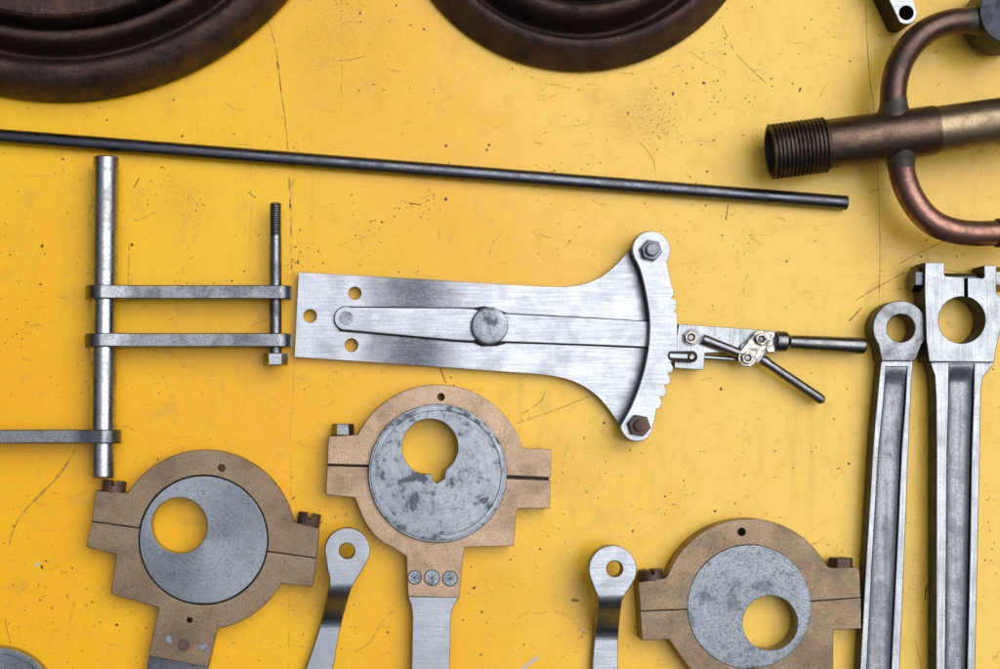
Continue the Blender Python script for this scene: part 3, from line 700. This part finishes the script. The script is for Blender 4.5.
cC = (748, 606)
up = [(638.4, 582.5), (665.5, 578)] + smooth([(665.5, 578), (668.5, 573.5)], 2)[1:] + arc_pts(cC, (668.5, 573.5), (827, 566), True, 40)[1:] + [(830.5, 567.8), (857, 567.3), (859.7, 570)]
lo = [(861.6, 629), (833.4, 629.8), (833.4, 690), (786, 694), (782, 745), (722, 745), (724, 700)] + smooth([(724, 700), (705, 686), (690, 669), (669, 639.5)], 6)[1:] + [(643.5, 640.4), (642, 640)]
st = slab_bm([[(728, 740), (777, 740), (770, 830), (735, 830)]], .004, .0165, .001)
eccentric('brown bronze eccentric at lower right, its steel disc bored towards lower right', cC, 62, up, lo, ((640.4, 611), (688.5, 609.5), (810, 601.6), (861, 597.6)), 62.0, (749.4, 607), (770.2, 623, 27.4), M['bronze'],
          [(651, 580, 24, 10.5, -94, 'slot', M['rust']), (840.5, 567.5, 23.5, 10, -90, 'hex', M['rust'])],
          oil=[(741.6, 532, 3.8, 'u')], stub=(st, M['steel']), gap=.18, face=M['sheave_stained'])

# corner disc of another one, bottom left
def corner():
    c = (-3, 707)
    t = thing('turned_disc', 'dark grey turned steel disc peeping in at the bottom left corner', 'steel disc', V(*c, 0))
    obj('disc', slab_bm([circ(*c, 59.5, 128), circ(-6, 716, 22, 48)], 0, .018, .001), M['sheave'], t)
    obj('turned_ring', slab_bm([circ(*c, 57, 128), circ(*c, 52.5, 128)], .0172, .0193, .0005), M['sheave'], t)
corner()

# ------------------------------------------------------------------ two cranked levers
def cranked(label, head, hr, hole, left, right, zhi, zlo, d0, d1, seed):
    """left/right edge polylines from the head down; bent between photo rows d0..d1"""
    t = thing('cranked_lever', label, 'lever', V(head[0], d1 + 5, 0), 'cranked steel levers')
    outl = arc_pts(head, left[0], right[0], True, 40) + smooth(right, 6)[1:] + list(reversed(smooth(left, 6)[1:]))
    th = .015
    def zf(py):
        s = min(max((py - d0) / (d1 - d0), 0), 1); s = s * s * (3 - 2 * s); return zhi + (zlo - zhi) * s
    k = [[Q(x, y, zf(y)) for x, y in P] for P in (outl, circ(*hole, 48))]
    me = mesh_slab(k, th, .0011, 3)
    bb = bmesh.new(); bb.from_mesh(me); bpy.data.meshes.remove(me)
    for i in range(28):
        py = d0 - 4 + (d1 - d0 + 8) * i / 27
        co = Vector((0, Q(0, py, zf(py))[1], 0))
        bmesh.ops.bisect_plane(bb, geom=bb.verts[:] + bb.edges[:] + bb.faces[:], plane_co=co, plane_no=(0, 1, 0), dist=1e-7)
    # invert row <-> world y by bisection
    for v in bb.verts:
        lo_, hi_ = 400, 900
        for _ in range(30):
            m_ = (lo_ + hi_) / 2
            if Q(0, m_, zf(m_))[1] > v.co.y: lo_ = m_
            else: hi_ = m_
        v.co.z += zf((lo_ + hi_) / 2) - th / 2
    obj('bar', bb, M['steel'], t, 30, side=M['steel_worn'])
    return t
cranked('cranked steel lever between the tilted and the upright bronze eccentrics', (347.2, 550.5), 22, (346.8, 551, 7.6),
        [(325.5, 557), (327.5, 570), (329.5, 583), (325, 605), (320.5, 624), (313, 648), (304.5, 672), (270, 770)], [(367.3, 561), (360, 574), (352, 587), (346.5, 605), (340.5, 627), (336.5, 648), (332, 672), (305, 770)], .042, .012, 584, 628, 1)
cranked('cranked steel lever left of the lower right bronze eccentric', (612.3, 569.5), 24, (614.6, 569, 7.8),
        [(590, 577), (594, 588), (598.3, 600), (596.8, 618), (594.3, 640), (593, 656), (592.3, 672), (592, 770)], [(635, 579), (629, 589), (622.6, 600), (620, 618), (618.2, 640), (618, 656), (618.2, 672), (619, 770)], .044, .012, 595, 640, 2)

# ------------------------------------------------------------------ fluted connecting rods
def trough(FL, FR, z, dep):
    b = bmesh.new(); rows = []
    y0, y1 = FL[0][1] - .5, FL[-1][1] + .5
    def xa(P, y):
        for p, q in zip(P, P[1:]):
            if y <= q[1]: break
        return p[0] + (q[0] - p[0]) * (y - p[1]) / (q[1] - p[1])
    n, m = 90, 14
    for i in range(n + 1):
        t = i / n; y = y0 + (y1 - y0) * t ** 1.6
        a, c = xa(FL, y) - 1, xa(FR, y) + 1
        s = min(1, (y - y0) / 20); s = s * s * (3 - 2 * s)
        row = []
        for j in range(m + 1):
            u = -1 + 2 * j / m
            d = dep * (.12 + .88 * s) * (1 - .42 * abs(u) ** 3.2)
            row.append(b.verts.new((*Q(a + (c - a) * (u + 1) / 2, y, z), z - .0006 - d)))
        rows.append(row)
    for A, B in zip(rows, rows[1:]):
        for j in range(m): b.faces.new((A[j], A[j + 1], B[j + 1], B[j]))
    bmesh.ops.recalc_face_normals(b, faces=b.faces)
    if b.faces[0].normal.z < 0: bmesh.ops.reverse_faces(b, faces=b.faces)
    return b
def rods():
    # slim rod with plain eye
    t = thing('connecting_rod', 'slim fluted steel connecting rod ending in a plain round eye', 'connecting rod', V(886, 560, 0), 'fluted connecting rods')
    z = .020
    eye = arc_pts((900.5, 328), (878.5, 345), (921.5, 345), True, 40)
    eo = eye + [(917, 357), (914.6, 361), (881.5, 361), (880.5, 355)]
    obj('rod_eye', slab_bm([eo, circ(901, 328.2, 13.8, 64)], .002, .0255, .0012), M['steel_eye'], t, side=M['scale'])
    L0 = [(881.4, 358), (878, 388), (875, 420), (873, 445), (866, 560), (859.8, 669), (853, 790)]
    R0 = [(913.4, 358), (911.6, 390), (910, 420), (909, 445), (904.6, 560), (900, 669), (895, 790)]
    outl = L0 + list(reversed(R0))
    FL = [(886.2, 367), (884, 400), (881, 430), (879, 448), (872.6, 560), (867, 669), (861.5, 780)]
    FR = [(907, 367), (905.3, 400), (903, 430), (901.5, 448), (896.4, 560), (891, 669), (886, 780)]
    body = slab_bm([outl, FL + list(reversed(FR))], .003, z, .0012)
    obj('rod_rail', body, M['steel_bar'], t, side=M['scale'])
    fl = trough(FL, FR, z, .0052)
    obj('flute_floor', fl, M['cast'], t)
    # rod with forked clamp head
    t = thing('connecting_rod', 'broad fluted steel connecting rod with split clamp head and cross bolt', 'connecting rod', V(956, 560, 0), 'fluted connecting rods')
    zh = .031
    hc = (961.8, 320)
    head = [(925, 262.5), (944.4, 262.5), (944.6, 274.5), (946, 276), (964.6, 277.2)]
    head += [(964.9, 297.3)] + arc_pts(hc, (964.9, 297.2), (967.6, 297.4), False, 72)[1:-1] + [(967.6, 297.4), (967.4, 277.6)]
    head += [(983, 278), (984.2, 276.5), (984, 265.6), (996.6, 265.2), (996.6, 293), (1001.5, 298), (1001, 330), (996, 350), (994.5, 362.5), (929.2, 361.8), (926.2, 340), (924.5, 290)]
    obj('clamp_head', slab_bm([head], .002, zh, .0011), M['steel_bar'], t, side=M['scale'])
    z = .0235
    L0 = [(929.8, 360), (931, 366), (934.5, 376), (935.8, 400), (936.2, 450), (936.0, 560), (935.8, 669), (935.5, 790)]
    R0 = [(995, 360), (992, 367), (983.5, 377), (981.5, 390), (980.2, 450), (978, 560), (975.5, 669), (973, 790)]
    FL = [(949.4, 364.5), (949, 400), (947.5, 450), (946.6, 560), (945.7, 669), (945, 780)]
    FR = [(974, 364.5), (973.4, 400), (971.5, 450), (969.6, 560), (967, 669), (964.5, 780)]
    obj('rod_rail', slab_bm([L0 + list(reversed(R0)), FL + list(reversed(FR))], .003, z, .0013), M['steel_bar'], t, side=M['scale'])
    obj('flute_floor', trough(FL, FR, z, .0062), M['cast'], t)
    # cross bolt
    zc = .016
    a, b_ = V(912, 279.5, zc), V(1014, 279.5, zc); a.z = b_.z = zc
    bt = obj('clamp_bolt', cyl_bm(a, b_, S(6.2, zc), None, .0006, 28), M['black_steel'], t)
    hx = [(S(12.5, zc) * math.cos(R(60 * i)), S(12.5, zc) * math.sin(R(60 * i))) for i in range(6)]
    obj('hex_head', prism_dir(hx, V(910.8, 279.5, zc), Vector((1, 0, 0)), Vector((0, 0, 1)), .0165, .0012), M['black_steel'], bt)
    p = V(998.5, 279.5, zc); p.x = V(996.8, 279.5, zh).x + .0003
    obj('hex_nut', prism_dir(hx, p, Vector((1, 0, 0)), Vector((0, 0, 1)), .012, .0012), M['steel_worn'], bt)
rods()

# ------------------------------------------------------------------ bent copper pipe fitting
def pipes():
    zc = .031
    t = thing('pipe_fitting', 'brown threaded brass pipe with two curved copper branches soldered on', 'pipe fitting', V(880, 137, 0))
    a, b_ = V(769.5, 152.3, .029), V(1060, 113.5, .057)
    ax = (b_ - a).normalized(); k = S(1, zc)
    def tp(px): return (px - 769.5) / 290.5 * (b_ - a).length
    # threaded end, hollow
    pr = [(.02, 23 * k), (.0005, 23.6 * k), (0, 24.6 * k)]
    n = 14; l = tp(827)
    for i in range(n):
        s = l * i / n; d = l / n
        pr += [(s + d * .16, 25.6 * k), (s + d * .30, 27.6 * k), (s + d * .55, 27.6 * k), (s + d * .72, 25.2 * k), (s + d * .98, 25.2 * k)]
    pr += [(l + .002, 24.6 * k)]
    thr = obj('threaded_end', lathe_bm(pr, a, b_, 96, cap=False), M['thread'], t, 25)
    c0 = a - ax * .0001
    obj('bore', lathe_bm([(.014, 0), (.0135, 19 * k), (.001, 21 * k), (0, 23.6 * k)], c0, c0 + ax * .014, 60, cap=False), M['void'], thr)
    obj('socket', lathe_bm([(l - .002, 24.4 * k), (l + .002, 24.8 * k), (tp(890), 24.8 * k), (tp(935), 24.4 * k), (tp(937), 23.8 * k), (tp(937.6), 22 * k)], a, b_, 96), M['gunmetal'], t)
    obj('brass_tube', lathe_bm([(tp(935), 23.1 * k), (tp(1058), 23.5 * k), (tp(1060), 22 * k)], a, b_, 96), M['brass_old'], t)
    zt = .0415
    P = smooth([V(x, y, zt) for x, y in ((894, 122), (893, 104), (894.5, 82), (900, 63), (910, 46.5), (922, 34.5), (936, 26.5), (954, 21.5), (974, 20), (1010, 18))], 8)
    P = [Vector(p) for p in P]
    obj('upper_branch', sweep_bm(P, S(12.8, zt), 40), M['copper_dark'], t, 60)
    P = smooth([V(x, y, zt) for x, y in ((899, 146), (900.5, 162), (904, 180), (911, 197), (922, 213), (936, 224.5), (954, 231), (975, 233.5), (1000, 233), (1040, 232))], 8)
    P = [Vector(p) for p in P]
    obj('lower_branch', sweep_bm(P, S(12.6, zt), 40), M['copper'], t, 60)
    # solder fillets, as short flared collars
    for (p, q) in (((893.4, 121), (893.8, 99)), ((899.6, 148), (901.4, 169))):
        A, B = V(*p, zt), V(*q, zt); l_ = (B - A).length
        obj('solder_collar', lathe_bm([(0, S(19, zt)), (l_ * .35, S(16.6, zt)), (l_ * .55, S(14.6, zt)), (l_ * .75, S(13.4, zt)), (l_, S(12.7, zt))], A, B, 40), M['verdigris'], t)
    A, B = V(996, 233, zt), V(1012, 232.6, zt)
    obj('union_collar', cyl_bm(A, B, S(14.5, zt), None, .001, 40), M['verdigris'], t)
    # round flange box at the far end of the upper branch
    c = V(1014, 11, .058); c.z = .012
    fb = cyl_bm(c, c + Vector((0, 0, .046)), S(34, .052), None, .0015, 96)
    obj('round_flange', fb, M['steel_blue'], t)
    A, B = V(966, 20.6, zt), V(982, 19.6, zt)
    obj('solder_collar', lathe_bm([(0, S(12.9, zt)), ((B - A).length * .5, S(14, zt)), ((B - A).length, S(17, zt))], A, B, 40), M['verdigris'], t)
M['steel_blue'] = metal('blue_black_iron', (.048, .054, .068), (.025, .027, .032), .45, .6, .5, blot=40, bumpd=.0005)
pipes()

# ------------------------------------------------------------------ forked link end at the top edge
def clevis():
    t = thing('link_end', 'small steel link end with one round hole above the copper bend', 'link', V(888, 12, 0))
    zt = .034
    P = [(887.5, -3), (899.6, 22.4)] + arc_pts((906.5, 13.5), (899.6, 22.4), (917.3, 12), False, 14)[1:] + [(912.5, -4), (906, -60), (858, -60)]
    obj('body', slab_bm([P, circ(906.3, 12.8, 7.1, 40)], .0, zt, .0013), M['steel_dk'], t)
    P2 = [(x + (906 - x) * .04, y + (5 - y) * .03) for x, y in P]
    obj('ground_face', slab_bm([P2, circ(906.3, 12.8, 7.2, 40)], zt - .001, zt + .0006, .0004), M['steel'], t)
M['steel_dk'] = metal('oily_forging', (.06, .055, .055), (.025, .022, .022), .55, .6, .4)
clevis()
